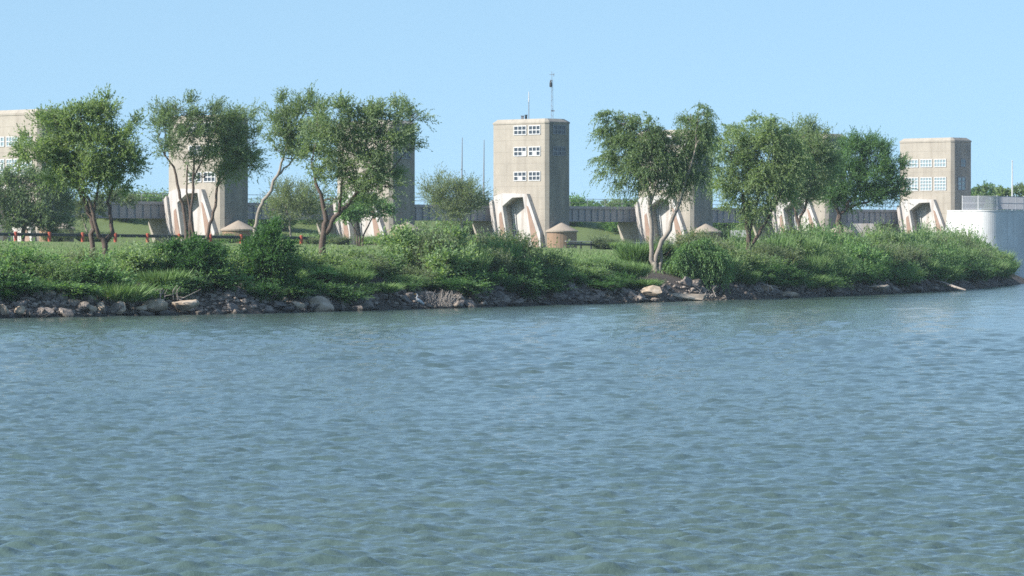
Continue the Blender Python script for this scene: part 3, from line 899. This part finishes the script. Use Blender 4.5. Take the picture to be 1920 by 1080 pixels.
tree('round green willow on a dark leaning trunk above the driftwood', 289,
     [[(1394, 508, 9), (1404, 462, 8), (1404, 437, 6.5), (1398, 400, 5), (1392, 360, 3.6)], [(1405, 462, 6), (1418, 446, 5), (1434, 420, 4.5), (1453, 386, 3.6), (1470, 345, 2.6)], [(1404, 437, 4.5), (1415, 400, 4), (1430, 350, 3)]],
     [(1368, 272, 30, 32), (1408, 252, 40, 26), (1452, 258, 40, 28), (1385, 318, 40, 38), (1435, 305, 44, 42), (1480, 300, 36, 42), (1395, 362, 36, 28), (1448, 355, 42, 28), (1360, 335, 22, 30), (1420, 385, 26, 20, .8), (1382, 400, 20, 22, .5)],
     M['leaf_green'], M['bark'], seed=27, dens=1.0, up=.35, droop=.5, wind=(.05, 0, 0))
tree('broad olive tree filling the gap right of the round willow', 318,
     [[(1500, 458, 6), (1498, 420, 5), (1490, 385, 4), (1482, 350, 3)], [(1498, 420, 4), (1512, 380, 3.4), (1525, 340, 2.6)]],
     [(1500, 262, 38, 28), (1535, 275, 30, 30), (1500, 310, 42, 40), (1545, 320, 32, 40), (1510, 358, 40, 24), (1470, 330, 32, 36), (1520, 245, 20, 14, .6), (1478, 365, 26, 20, .7)],
     M['leaf_olive'], M['bark'], seed=28, dens=.95, up=.5)
tree('dark green tree with one black trunk in front of the end tower', 340,
     [[(1579, 462, 9), (1576, 424, 8), (1574, 404, 7), (1588, 390, 5.5), (1604, 362, 4), (1620, 325, 2.8)], [(1575, 406, 5), (1562, 376, 4), (1556, 345, 3)], [(1588, 390, 4), (1625, 380, 3), (1655, 362, 2)]],
     [(1622, 270, 28, 18), (1600, 292, 32, 28), (1648, 290, 32, 24), (1580, 328, 40, 36), (1636, 330, 42, 34), (1678, 322, 24, 24), (1600, 368, 42, 20), (1658, 362, 36, 20), (1688, 368, 16, 12, .7), (1556, 360, 26, 26), (1675, 345, 24, 20)],
     M['leaf_dark'], M['bark'], seed=29, dens=1.0, up=.5, wind=(-.05, 0, 0))
# trees farther back
tree('dull green bushy tree on thin stems behind the guardrail at the far left', 405,
     [[(42, 445, 4), (40, 420, 3.4), (28, 390, 2.6)], [(45, 444, 3.5), (50, 410, 2.8), (62, 380, 2)]],
     [(15, 355, 34, 30), (50, 350, 38, 28), (90, 365, 34, 30), (30, 395, 40, 26), (80, 398, 38, 24), (112, 385, 26, 26), (125, 350, 20, 20, .6), (-20, 380, 30, 30), (60, 415, 40, 20), (105, 418, 36, 18), (20, 415, 36, 18), (70, 335, 24, 16)],
     M['leaf_olive'], M['bark'], seed=31, dens=.42, ln=.22, wd=.045, up=.6)
tree('small pale tree showing behind the trunks of the two-stemmed tree', 415,
     [[(168, 448, 2.6), (160, 425, 2.2), (152, 400, 1.6)], [(165, 440, 2), (185, 405, 1.4)]],
     [(165, 385, 28, 18, .7), (200, 378, 24, 16, .6), (232, 368, 22, 16, .7), (240, 385, 12, 8, .5), (150, 405, 20, 14, .6)],
     M['leaf_pale'], M['bark_pale'], seed=32, dens=.5, ln=.26, wd=.05, twigs=False)
tree('small dark tree with crossed thin stems under the wide forked tree', 380,
     [[(675, 450, 3), (671, 415, 2.6), (664, 392, 2)], [(680, 448, 2.4), (690, 425, 2), (702, 398, 1.6)], [(670, 440, 2), (655, 410, 1.5)]],
     [(655, 390, 24, 18, .8), (688, 385, 28, 18, .9), (715, 388, 20, 16, .8), (635, 400, 18, 16, .6), (670, 405, 24, 12, .6)],
     M['leaf_dark'], M['bark'], seed=33, dens=.75, ln=.24, wd=.05, twigs=False)
tree('small pale wispy tree standing alone left of the tallest tower', 428,
     [[(866, 440, 3), (864, 410, 2.6), (852, 380, 1.8)], [(864, 415, 2), (880, 385, 1.6)]],
     [(815, 360, 24, 20), (845, 370, 28, 24), (880, 365, 24, 24), (840, 395, 30, 18), (872, 395, 24, 16), (808, 385, 14, 12, .6), (895, 380, 12, 12, .6)],
     M['leaf_pale'], M['bark_pale'], seed=34, dens=.6, ln=.2, wd=.04, up=.8, slen=1.5)
tree('pale thin tree in front of the bridge between two leaning trunks', 432,
     [[(545, 445, 3), (543, 415, 2.4), (535, 385, 1.8)], [(543, 415, 2), (560, 380, 1.5)]],
     [(522, 372, 22, 20), (550, 370, 26, 22), (580, 375, 22, 20), (535, 400, 30, 18), (572, 402, 26, 18), (505, 390, 14, 12, .6)],
     M['leaf_pale'], M['bark_pale'], seed=35, dens=.55, ln=.2, wd=.04, up=.8, slen=1.4)

# far tree line beyond the dam
fr = np.random.default_rng(5)
fv = []
for k in range(4):
    VV = []
    for j in range(9):
        c = (fr.normal(0, 1.5), fr.normal(0, 1.0), 3.6 + fr.uniform(-1.6, 1.9))
        VV.append(spray_leaves(c, (fr.uniform(1.2, 2.0), 1.5, fr.uniform(.9, 1.5)), 60, fr, up=.5, ln=.42, wd=.12, slen=.8, k=8))
    me = leaf_mesh('crown', np.concatenate(VV))
    tm = MB(); tm.tube([(0, 0, -.5), (.1, 0, 1.4), (-.2, 0, 3.2), (-.1, 0, 4.4)], [.2, .17, .13, .05], 6)
    tm.tube([(.1, 0, 1.4), (.9, .1, 3.0), (1.2, .1, 4.0)], [.12, .09, .04], 5)
    tm.tube([(.0, 0, 1.8), (-.9, .1, 3.2), (-1.3, .1, 4.2)], [.12, .08, .04], 5)
    fv.append((me, tm))
protos = []
for k, (me, tm) in enumerate(fv):
    root = empty('far_tree')
    tm.build('trunk', M['bark'], root)
    link('crown', me, M['leaf_dark' if k % 2 else 'leaf_green'], root)
    protos.append(root)
used = set()
FT = []
for u in np.arange(1045, 1230, 15): FT.append((u, 380 + fr.uniform(-7, 7), 690, 'bushy tree in the far line between the tallest tower and the willow', 'far trees beyond the bridge'))
for u in np.arange(1815, 2010, 20): FT.append((u, 348 + fr.uniform(-8, 8), 640, 'dark bushy tree in the far line behind the fence and white pole', 'far trees behind the fence'))
for u, v, Y, lab, grp in FT:
    Y = Y + fr.uniform(-25, 25); p = PX(u, v, Y); g = gz(p.x, p.y)
    k = int(fr.integers(0, 4))
    o = protos[k] if k not in used else copy_tree(protos[k]); used.add(k)
    o.location = (p.x, p.y, g - .2); s_ = max(.6, (p.z - g) / 6.4)
    o.scale = (s_ * 1.05, s_ * 1.05, s_); o.rotation_euler.z = fr.uniform(0, 6.28)
    tag(o, lab, 'tree', grp)

# ------------------------------------------------------------------ shrubs
sr = np.random.default_rng(17)
shrub_protos = []
for k in range(8):
    VV = []
    if k < 4:            # leafy
        for j in range(8):
            a_ = sr.uniform(0, 6.28); q = sr.uniform(0, .66)
            c = (q * math.cos(a_), q * math.sin(a_), sr.uniform(.2, .8))
            VV.append(spray_leaves(c, (sr.uniform(.3, .5), sr.uniform(.3, .5), sr.uniform(.22, .38)), 90, sr, up=.7, ln=.12, wd=.026, slen=.4, k=8, wind=(.05, 0, 0), droop=.15))
        for j in range(22):
            a_ = sr.uniform(0, 6.28); q = sr.uniform(.1, .8)
            VV.append(spray_leaves((q * math.cos(a_), q * math.sin(a_), .75), (.08, .08, .2), 2, sr, up=1.3, out=.3, ln=.13, wd=.022, slen=.7, k=10, rnd=.3))
    elif k < 6:          # feathery
        for j in range(150):
            a_ = sr.uniform(0, 6.28); q = sr.uniform(0, .85) ** .7
            VV.append(spray_leaves((q * .75 * math.cos(a_), q * .75 * math.sin(a_), sr.uniform(.1, .75)), (.1, .1, .15), 4, sr, up=1.1, out=.5, ln=.11, wd=.016, slen=.75, k=14, rnd=.35, droop=.25))
    else:                # tall grass
        n = 1500
        a_ = sr.uniform(0, 6.28, n); q = np.sqrt(sr.uniform(0, 1, n)) * .85
        P = np.column_stack([q * np.cos(a_), q * np.sin(a_), sr.uniform(-.05, .35, n)])
        D = np.column_stack([np.cos(a_) * q * .7 + sr.normal(.05, .22, n), np.sin(a_) * q * .7 + sr.normal(0, .22, n), np.ones(n)])
        VV.append(leaves(P, D, .95, .02, sr, .8))
    me = leaf_mesh('foliage', np.concatenate(VV))
    st = MB()
    for j in range(8):
        a_ = sr.uniform(0, 6.28); q = sr.uniform(.3, .8)
        st.tube([(0.1 * math.cos(a_), .1 * math.sin(a_), -.3), (q * .5 * math.cos(a_), q * .5 * math.sin(a_), .4), (q * math.cos(a_), q * math.sin(a_), .9)], [.03, .02, .008], 4)
    sme = st.build('stems', M['bark'])
    bpy.data.objects.remove(sme)
    shrub_protos.append((me, st))
smeshes = {}


def shrub(x, y, s, sz, k, leafm, label, group, name='shrub', z=None):
    t = empty(name, (x, y, gz(x, y) - .05 if z is None else z), sr.uniform(0, 6.28), label, 'shrub', group)
    t.scale = (s, s, sz)
    key = (k, leafm)
    if key not in smeshes:
        me = shrub_protos[k][0].copy(); me.materials.clear(); me.materials.append(M[leafm])
        so_ = shrub_protos[k][1].build('stems', M['bark'], t)
        smeshes[key] = (me, so_.data)
    else:
        so_ = link('stems', smeshes[key][1], None, t)
    link('foliage', smeshes[key][0], None, t)
    return t


def shore_at(u):
    """shore point seen at photo column u, with the inland direction"""
    for i in range(3, len(SH) - 1):
        a_, b_ = SH[i], SH[i + 1]
        ua = 960 + F * a_[0] / a_[1]; ub = 960 + F * b_[0] / b_[1]
        if i == 3 and u < ua: f = (u - ua) / (ub - ua)
        elif ua <= u <= ub: f = (u - ua) / (ub - ua)
        else: continue
        p = a_ + (b_ - a_) * f
        dd = b_ - a_; dd = dd / np.linalg.norm(dd)
        return p, np.array([-dd[1], dd[0]])
    return SH[-6] + (SH[-5] - SH[-6]) * .5, np.array([-1.0, 0.0])


REG = [(-60, 150, 'low green shrub on the bank left of the two-stemmed tree', 'shrubs left of the two-stemmed tree', .95),
       (150, 400, 'low shrub on the bank around the two-stemmed tree and the big dark bush', 'shrubs beside the two-stemmed tree', .85),
       (400, 545, 'light green shrub around and between the two big dark bushes', 'shrubs between the dark bushes', .75),
       (545, 690, 'feathery shrub on the bank around the wide forked tree', 'shrubs at the wide forked tree', .66),
       (690, 900, 'leafy shrub on the bank above the egret and the twig tangle', 'shrubs above the egret', .68),
       (900, 1105, 'thick green shrub on the bank below the tallest tower', 'shrubs below the tallest tower', 1.15),
       (1105, 1270, 'low dry shrub on the bank between the tallest tower and the willow', 'shrubs left of the willow', .6),
       (1350, 1440, 'low shrub on the bank around the foot of the leaning dark trunk', 'shrubs at the leaning trunk', .75),
       (1440, 1575, 'green shrub on the bank right of the leaning dark trunk', 'shrubs right of the leaning trunk', 1.12),
       (1575, 1760, 'bright green shrub on the bank below the end tower', 'shrubs below the end tower', 1.25),
       (1760, 1860, 'yellow-green shrub on the narrow point below the white wall', 'shrubs on the point', 1.3),
       (1860, 1917, 'low grassy shrub at the tip of the narrow point', 'shrubs at the tip of the point', 1.35)]
for u0, u1, lab, grp, hs in REG:
    p0_, _ = shore_at(u0); p1_, _ = shore_at(u1)
    ln_ = float(np.linalg.norm(p1_ - p0_))
    for row, (dd_, step, hm) in enumerate(((1.75, 2.8, .62), (3.0, 2.9, .85), (4.7, 3.0, 1.0), (6.6, 4.2, 1.0))):
        if (hs < .7 and row == 3) or (u1 <= 400 and row > 2): continue
        cnt = max(2, int(ln_ / step))
        for j in range(cnt):
            u = u0 + (u1 - u0) * (j + sr.uniform(.1, .9)) / cnt
            p_, inn_ = shore_at(u)
            q = p_ + inn_ * (dd_ + sr.uniform(-.6, .6))
            s_ = sr.uniform(1.35, 2.05) * (.85 + .2 * hs)
            sz_ = hs * hm * sr.uniform(1.0, 1.75)
            k = int(sr.choice(8, p=[.13, .13, .13, .13, .15, .15, .09, .09]))
            lm = ['leaf_shrub', 'leaf_fresh', 'leaf_green', 'leaf_shrub'][k] if k < 4 else (['leaf_shrub', 'leaf_pale'][k - 4] if k < 6 else 'grass')
            if k >= 6: s_ *= .75
            elif row == 0: lm = ['leaf_dark', 'leaf_bush'][j % 2]  # waterline row: darker leaves paint in the deep shade low on the bank
            shrub(q[0], q[1], s_, sz_, k, lm, lab, grp)


def big_bush(label, Y, blobs, leafm, seed, **kw):
    r = np.random.default_rng(seed)
    u = sum(b_[0] for b_ in blobs) / len(blobs)
    b = PX(u, 500, Y); b.z = gz(b.x, b.y)
    t = empty('bush', b, 0, label, 'bush')
    VV = []; m = MB()
    for (u, v, ru, rv) in blobs:
        c = PX(u, v, Y) - b; c.y += r.uniform(-.5, .5)
        R = (ru * Y / F, ru * Y / F, rv * Y / F)
        VV.append(spray_leaves(c, R, int(420 * R[0] * R[2]) + 20, r, ln=.16, wd=.034, slen=.5, k=9, **kw))
        m.tube([Vector((r.uniform(-.2, .2), r.uniform(-.2, .2), -.4)), Vector((c.x * .5, c.y * .5, c.z * .4)), c], [.05, .035, .01], 5)
    m.build('stems', M['bark'], t)
    link('foliage', leaf_mesh('foliage', np.concatenate(VV)), M[leafm], t)


big_bush('big dark green rounded bush below the slim olive trees', 214.5,
         [(305, 485, 32, 32), (345, 465, 36, 22), (385, 480, 32, 30), (320, 515, 38, 28), (365, 515, 38, 28), (400, 505, 22, 26), (290, 510, 22, 24), (350, 490, 40, 30)], 'leaf_bush', 41, up=.4, droop=.2)
big_bush('tall dark green pointed bush at the foot of the leaning trunk', 220,
         [(500, 445, 22, 26), (485, 470, 30, 28), (520, 475, 30, 28), (500, 500, 42, 28), (478, 510, 26, 24), (530, 510, 24, 24), (465, 480, 14, 22), (505, 425, 12, 14)], 'leaf_bush', 42, up=.55)
big_bush('drooping fresh green bush between the willow and the leaning dark trunk', 274,
         [(1310, 465, 30, 18), (1285, 485, 32, 24), (1335, 485, 30, 26), (1310, 500, 36, 26), (1275, 475, 20, 16), (1352, 500, 18, 22), (1305, 520, 26, 14)], 'leaf_fresh', 43, up=.1, droop=1.0)

# shrubs on the embankment behind the dam
for j in range(46):
    f_ = sr.uniform(-.12, 1.02); bk = sr.uniform(13, 34)
    p_ = O0 + E * (STEP * 6 * f_) - N * bk
    shrub(p_.x, p_.y, sr.uniform(2.6, 3.8), sr.uniform(1.6, 2.6), int(sr.integers(0, 7)), ['leaf_green', 'leaf_fresh', 'leaf_dark'][j % 3], 'green shrub on the embankment seen under the bridge behind the towers', 'shrubs behind the dam')
# weeds near the guard rails
for j in range(26):
    u = sr.uniform(0, 1720); Y = sr.uniform(405, 440)
    p_ = PX(u, 450, Y)
    shrub(p_.x, p_.y, sr.uniform(1.0, 1.7), sr.uniform(.6, 1.1), int(sr.integers(0, 7)), ['leaf_shrub', 'leaf_pale'][j % 2], 'small weedy shrub in the grass at the foot of the towers', 'weeds at the foot of the towers')

# ------------------------------------------------------------------ grass and cane
gr = np.random.default_rng(3)
n = 60000
uu = gr.uniform(-80, 1900, n); dd_ = 4 + gr.exponential(16, n)
px_ = np.zeros((n, 2))
tab = [shore_at(u) for u in np.linspace(-80, 1890, 200)]
idx = np.clip(((uu + 80) / 1970 * 199).astype(int), 0, 199)
for c in range(2):
    px_[:, c] = np.array([t_[0][c] for t_ in tab])[idx] + np.array([t_[1][c] for t_ in tab])[idx] * dd_ + gr.uniform(-.9, .9, n)
zz = ground_z(px_[:, 0], px_[:, 1])
P = np.column_stack([px_, zz - .02])
D = np.column_stack([gr.normal(.1, .35, n), gr.normal(0, .35, n), np.ones(n)])
V = leaves(P, D, np.where(dd_ > 9, .19, .32)[:, None], .02, gr, .8)
link('grass', leaf_mesh('grass', V), M['grass']); tag(bpy.data.objects['grass'], 'short green grass covering the level bank', 'grass', None, 'stuff')
n = 1500
u_ = gr.uniform(1545, 1705, n); Y_ = gr.uniform(372, 400, n)
X_ = (u_ - 960) * Y_ / F
zz = ground_z(X_, Y_)
P = np.column_stack([X_, Y_, zz])
D = np.column_stack([gr.normal(.05, .28, n), gr.normal(0, .25, n), np.ones(n)])
V = leaves(P, D, 1.5, .05, gr, .8)
tag(link('reeds', leaf_mesh('reeds', V), M['leaf_fresh']), 'patch of tall green cane beside the black-trunked tree', 'reeds', None, 'stuff')


# ------------------------------------------------------------------ rocks
def rock_mesh(seed):
    import bmesh
    r = np.random.default_rng(seed)
    bm = bmesh.new(); bmesh.ops.create_icosphere(bm, subdivisions=3, radius=.5)
    pl = r.normal(size=(9, 3)); pl /= np.linalg.norm(pl, axis=1, keepdims=True); h = r.uniform(.17, .36, 9)
    for v in bm.verts:
        c = np.array(v.co)
        for k in range(9):
            q = c @ pl[k]
            if q > h[k]: c = c - pl[k] * (q - h[k])
        c += r.normal(size=3) * .008
        v.co = c
    me = bpy.data.meshes.new('rock'); bm.to_mesh(me); bm.free()
    return me


rr_ = np.random.default_rng(12)
rmesh = [rock_mesh(100 + k) for k in range(8)]
for me in rmesh: me.materials.append(M['rock'])
pmesh = [me.copy() for me in rmesh]
for me in pmesh: me.materials.clear(); me.materials.append(M['rock_pale'])
RL = [(-80, 420, 'grey riprap rock at the waterline below the two-stemmed tree and dark bush', 'rocks at the left'),
      (420, 780, 'grey riprap rock at the waterline between the dark bushes and the egret', 'rocks left of the egret'),
      (780, 1200, 'grey riprap rock at the waterline between the egret and the willow', 'rocks right of the egret'),
      (1200, 1560, 'grey riprap rock at the waterline below the willow and leaning trunk', 'rocks below the willow'),
      (1560, 1900, 'brown riprap rock at the waterline towards the narrow point', 'rocks near the point')]
for u0, u1, lab, grp in RL:
    for j in range(int((u1 - u0) / 6.9)):
        u = rr_.uniform(u0, u1); p_, inn_ = shore_at(u)
        q = p_ + inn_ * rr_.uniform(-.2, 2.1)
        o = link('rock', rmesh[int(rr_.integers(0, 8))])
        s_ = rr_.uniform(.45, 1.15)
        o.scale = (s_ * rr_.uniform(.9, 1.5), s_ * rr_.uniform(.8, 1.3), s_ * rr_.uniform(.6, .95))
        o.location = (q[0], q[1], max(gz(q[0], q[1]), -.05) + s_ * .1)
        o.rotation_euler = (rr_.uniform(-.4, .4), rr_.uniform(-.4, .4), rr_.uniform(0, 6.28))
        tag(o, lab, 'rock', grp)
bv = np.array([v.co for v in rmesh[0].vertices]); bq = np.array([list(p.vertices) for p in rmesh[0].polygons])
import bmesh
bm_ = bmesh.new(); bmesh.ops.create_icosphere(bm_, subdivisions=1, radius=.5)
bv = np.array([v.co for v in bm_.verts]); bq = np.array([[v.index for v in f.verts] for f in bm_.faces]); bm_.free()
VV = []; QQ = []
for k in range(2600):
    u = rr_.uniform(-70, 1905); p_, inn_ = shore_at(u); q = p_ + inn_ * rr_.uniform(-.15, 2.4)
    s_ = rr_.uniform(.1, .34)
    v = (bv + rr_.normal(size=bv.shape) * .1) * s_ * np.array([1.3, 1.1, .7])
    a_ = rr_.uniform(0, 6.28); R_ = np.array([[math.cos(a_), -math.sin(a_), 0], [math.sin(a_), math.cos(a_), 0], [0, 0, 1]])
    VV.append(v @ R_.T + np.array([q[0], q[1], max(gz(q[0], q[1]), -.05) + .03])); QQ.append(bq + k * len(bv))
tag(link('rubble', np_mesh('rubble', np.concatenate(VV), np.concatenate(QQ)), M['rock']), 'small broken stones filling the bank between the larger rocks', 'rubble', None, 'stuff')
PR = [(170, 577, 20, 12, 'small pale rock left of the pale slab at the waterline'), (190, 574, 18, 12, 'pale rounded rock beside a brown block at the waterline'),
      (226, 577, 26, 20, 'squat tan block of stone at the waterline'), (268, 578, 24, 14, 'low tan stone touching the pale slab'),
      (295, 570, 46, 22, 'broad pale slab of rock below the big dark bush'), (345, 573, 46, 26, 'wide humped pale rock right of the broad slab'),
      (8, 580, 20, 16, 'small tan rock at the edge of the picture'), (40, 583, 20, 14, 'little pale rock near the far end of the bank'),
      (557, 571, 26, 12, 'flat pale stone beside the big tan boulder'), (600, 571, 60, 24, 'big wedge shaped tan boulder at the waterline'),
      (1226, 545, 38, 16, 'white rock on the bank below the willow'), (1290, 557, 84, 18, 'long low tan ledge of rock under the drooping bush'),
      (1482, 552, 36, 12, 'flat tan rock right of the leaning dark trunk'), (1645, 540, 36, 14, 'cluster of pale reddish rock below the end tower'), (1440, 540, 26, 10, 'pale flat stone on the bank behind the driftwood')]
for k, (u, v, wpx, hpx, lab) in enumerate(PR):
    p_, inn_ = shore_at(u); Y = p_[1] + .1
    p = PX(u, v, Y)
    o = link('boulder', pmesh[k % 8])
    o.scale = (wpx * Y / F * 1.35, wpx * Y / F * .9, hpx * Y / F * 1.5)
    o.location = p
    o.rotation_euler = (0, rr_.uniform(-.15, .15), rr_.uniform(-.3, .3))
    tag(o, lab, 'rock')

# driftwood log, twig tangle, bare branches
p0_ = PX(1752, 527, 333); p1_ = PX(1808, 543, 329)
t = empty('driftwood_log', p0_, 0, 'long pale driftwood log slanting down to the water near the point', 'log')
m = MB(); d_ = p1_ - p0_
m.tube([d_ * -.05, d_ * .3 + Vector((0, 0, .06)), d_ * .7, d_ * 1.05], [.12, .11, .10, .06], 8); m.build('trunk', M['deadwood'], t, smooth=True)
m = MB(); m.tube([d_ * .3, d_ * .35 + Vector((.2, -.1, .45))], [.05, .02], 5); m.build('branch', M['deadwood'], t)


def twigs(name, label, u0, u1, vb, vt, cnt, seed, rad=.018):
    r = np.random.default_rng(seed)
    p_, _ = shore_at((u0 + u1) / 2); Y = p_[1] - .1
    b = PX((u0 + u1) / 2, vb, Y)
    t = empty(name, b, 0, label, 'branches')
    m = MB()
    for k in range(cnt):
        a_ = PX(r.uniform(u0, u1), vb + r.uniform(-2, 1), Y + r.uniform(-.3, .5)) - b
        hh = r.uniform(.3, 1) * (vb - vt)
        c = a_ + Vector((r.normal(0, .3), r.normal(0, .2), hh * Y / F))
        mid = a_.lerp(c, .5) + Vector(r.normal(size=3)) * .12
        m.tube([a_, mid, c], [rad * 1.3, rad, rad * .5], 4, False)
        m.tube([mid, mid + Vector((r.normal(0, .3), r.normal(0, .2), r.uniform(.05, .4)))], [rad * .8, rad * .4], 4, False)
    m.build('branch', M['deadwood'], t)


twigs('twig_tangle', 'tangle of bare grey twigs standing in the water beside the egret', 793, 848, 575, 543, 90, 51, .014)
twigs('dead_branch', 'few bare branches lying below the drooping bush', 1312, 1345, 558, 540, 9, 52, .025)
twigs('dead_branch', 'thin bare branches sticking up over the pale slab', 300, 342, 562, 540, 8, 53, .02)
twigs('dead_branch', 'bare driftwood branches on the stones right of the leaning trunk', 1418, 1450, 548, 533, 9, 54, .025)

# ------------------------------------------------------------------ egret
p_, _ = shore_at(786); Y = p_[1] - .5
b = PX(786, 577, Y); b.z = 0
t = empty('egret', b, math.radians(200), 'white egret standing in the shallows beside the twig tangle', 'bird')
t.scale = (.88, .88, .88)


def skin(name, verts, edges, rads, m, parent, lv=2):
    me = bpy.data.meshes.new(name); me.from_pydata(verts, edges, []); me.update()
    o = link(name, me, m, parent)
    sk = o.modifiers.new('skin', 'SKIN')
    for i, v in enumerate(me.skin_vertices[0].data):
        v.radius = rads[i] if hasattr(rads[i], '__len__') else (rads[i], rads[i]); v.use_root = i == 0
    s_ = o.modifiers.new('sub', 'SUBSURF'); s_.levels = lv; s_.render_levels = lv
    return o


skin('body', [(0, 0, .52), (.10, 0, .60), (.17, 0, .70), (.15, 0, .80), (.10, 0, .88), (.14, 0, .95), (.21, 0, .96), (-.12, 0, .45), (-.26, 0, .36), (-.36, 0, .30)],
     [(0, 1), (1, 2), (2, 3), (3, 4), (4, 5), (5, 6), (0, 7), (7, 8), (8, 9)], [.12, .105, .06, .042, .04, .045, .035, .115, .07, .025], M['white'], t)
m = MB(); m.tube([(.22, 0, .96), (.40, 0, .945)], [.022, .004], 6); m.build('beak', mat_plain('beak', (.5, .3, .05)), t)
for s_ in (-.05, .05):
    m = MB(); m.tube([(-.02, s_, .46), (.03, s_, .24), (0, s_, -.12)], [.022, .014, .012], 6)
    m.tube([(0, s_, -.1), (.1, s_, -.12)], .008, 4); m.build('leg', M['darkmetal'], t)

# ------------------------------------------------------------------ haze
hz = MB(); hz.box(-2100, 2100, -600, 2600, -4.5, 27.0)
a = NM('haze_air')
pv = a.n('ShaderNodeVolumePrincipled')
pv.inputs['Color'].default_value = (0.70, 0.86, 1.0, 1)
pv.inputs['Density'].default_value = 0.00010
pv.inputs['Anisotropy'].default_value = 0.0
a.l(pv.outputs[0], a.out.inputs['Volume'])
tag(hz.build('haze', a.m), 'thin pale haze in the air over the water and the dam', 'haze', None, 'stuff')
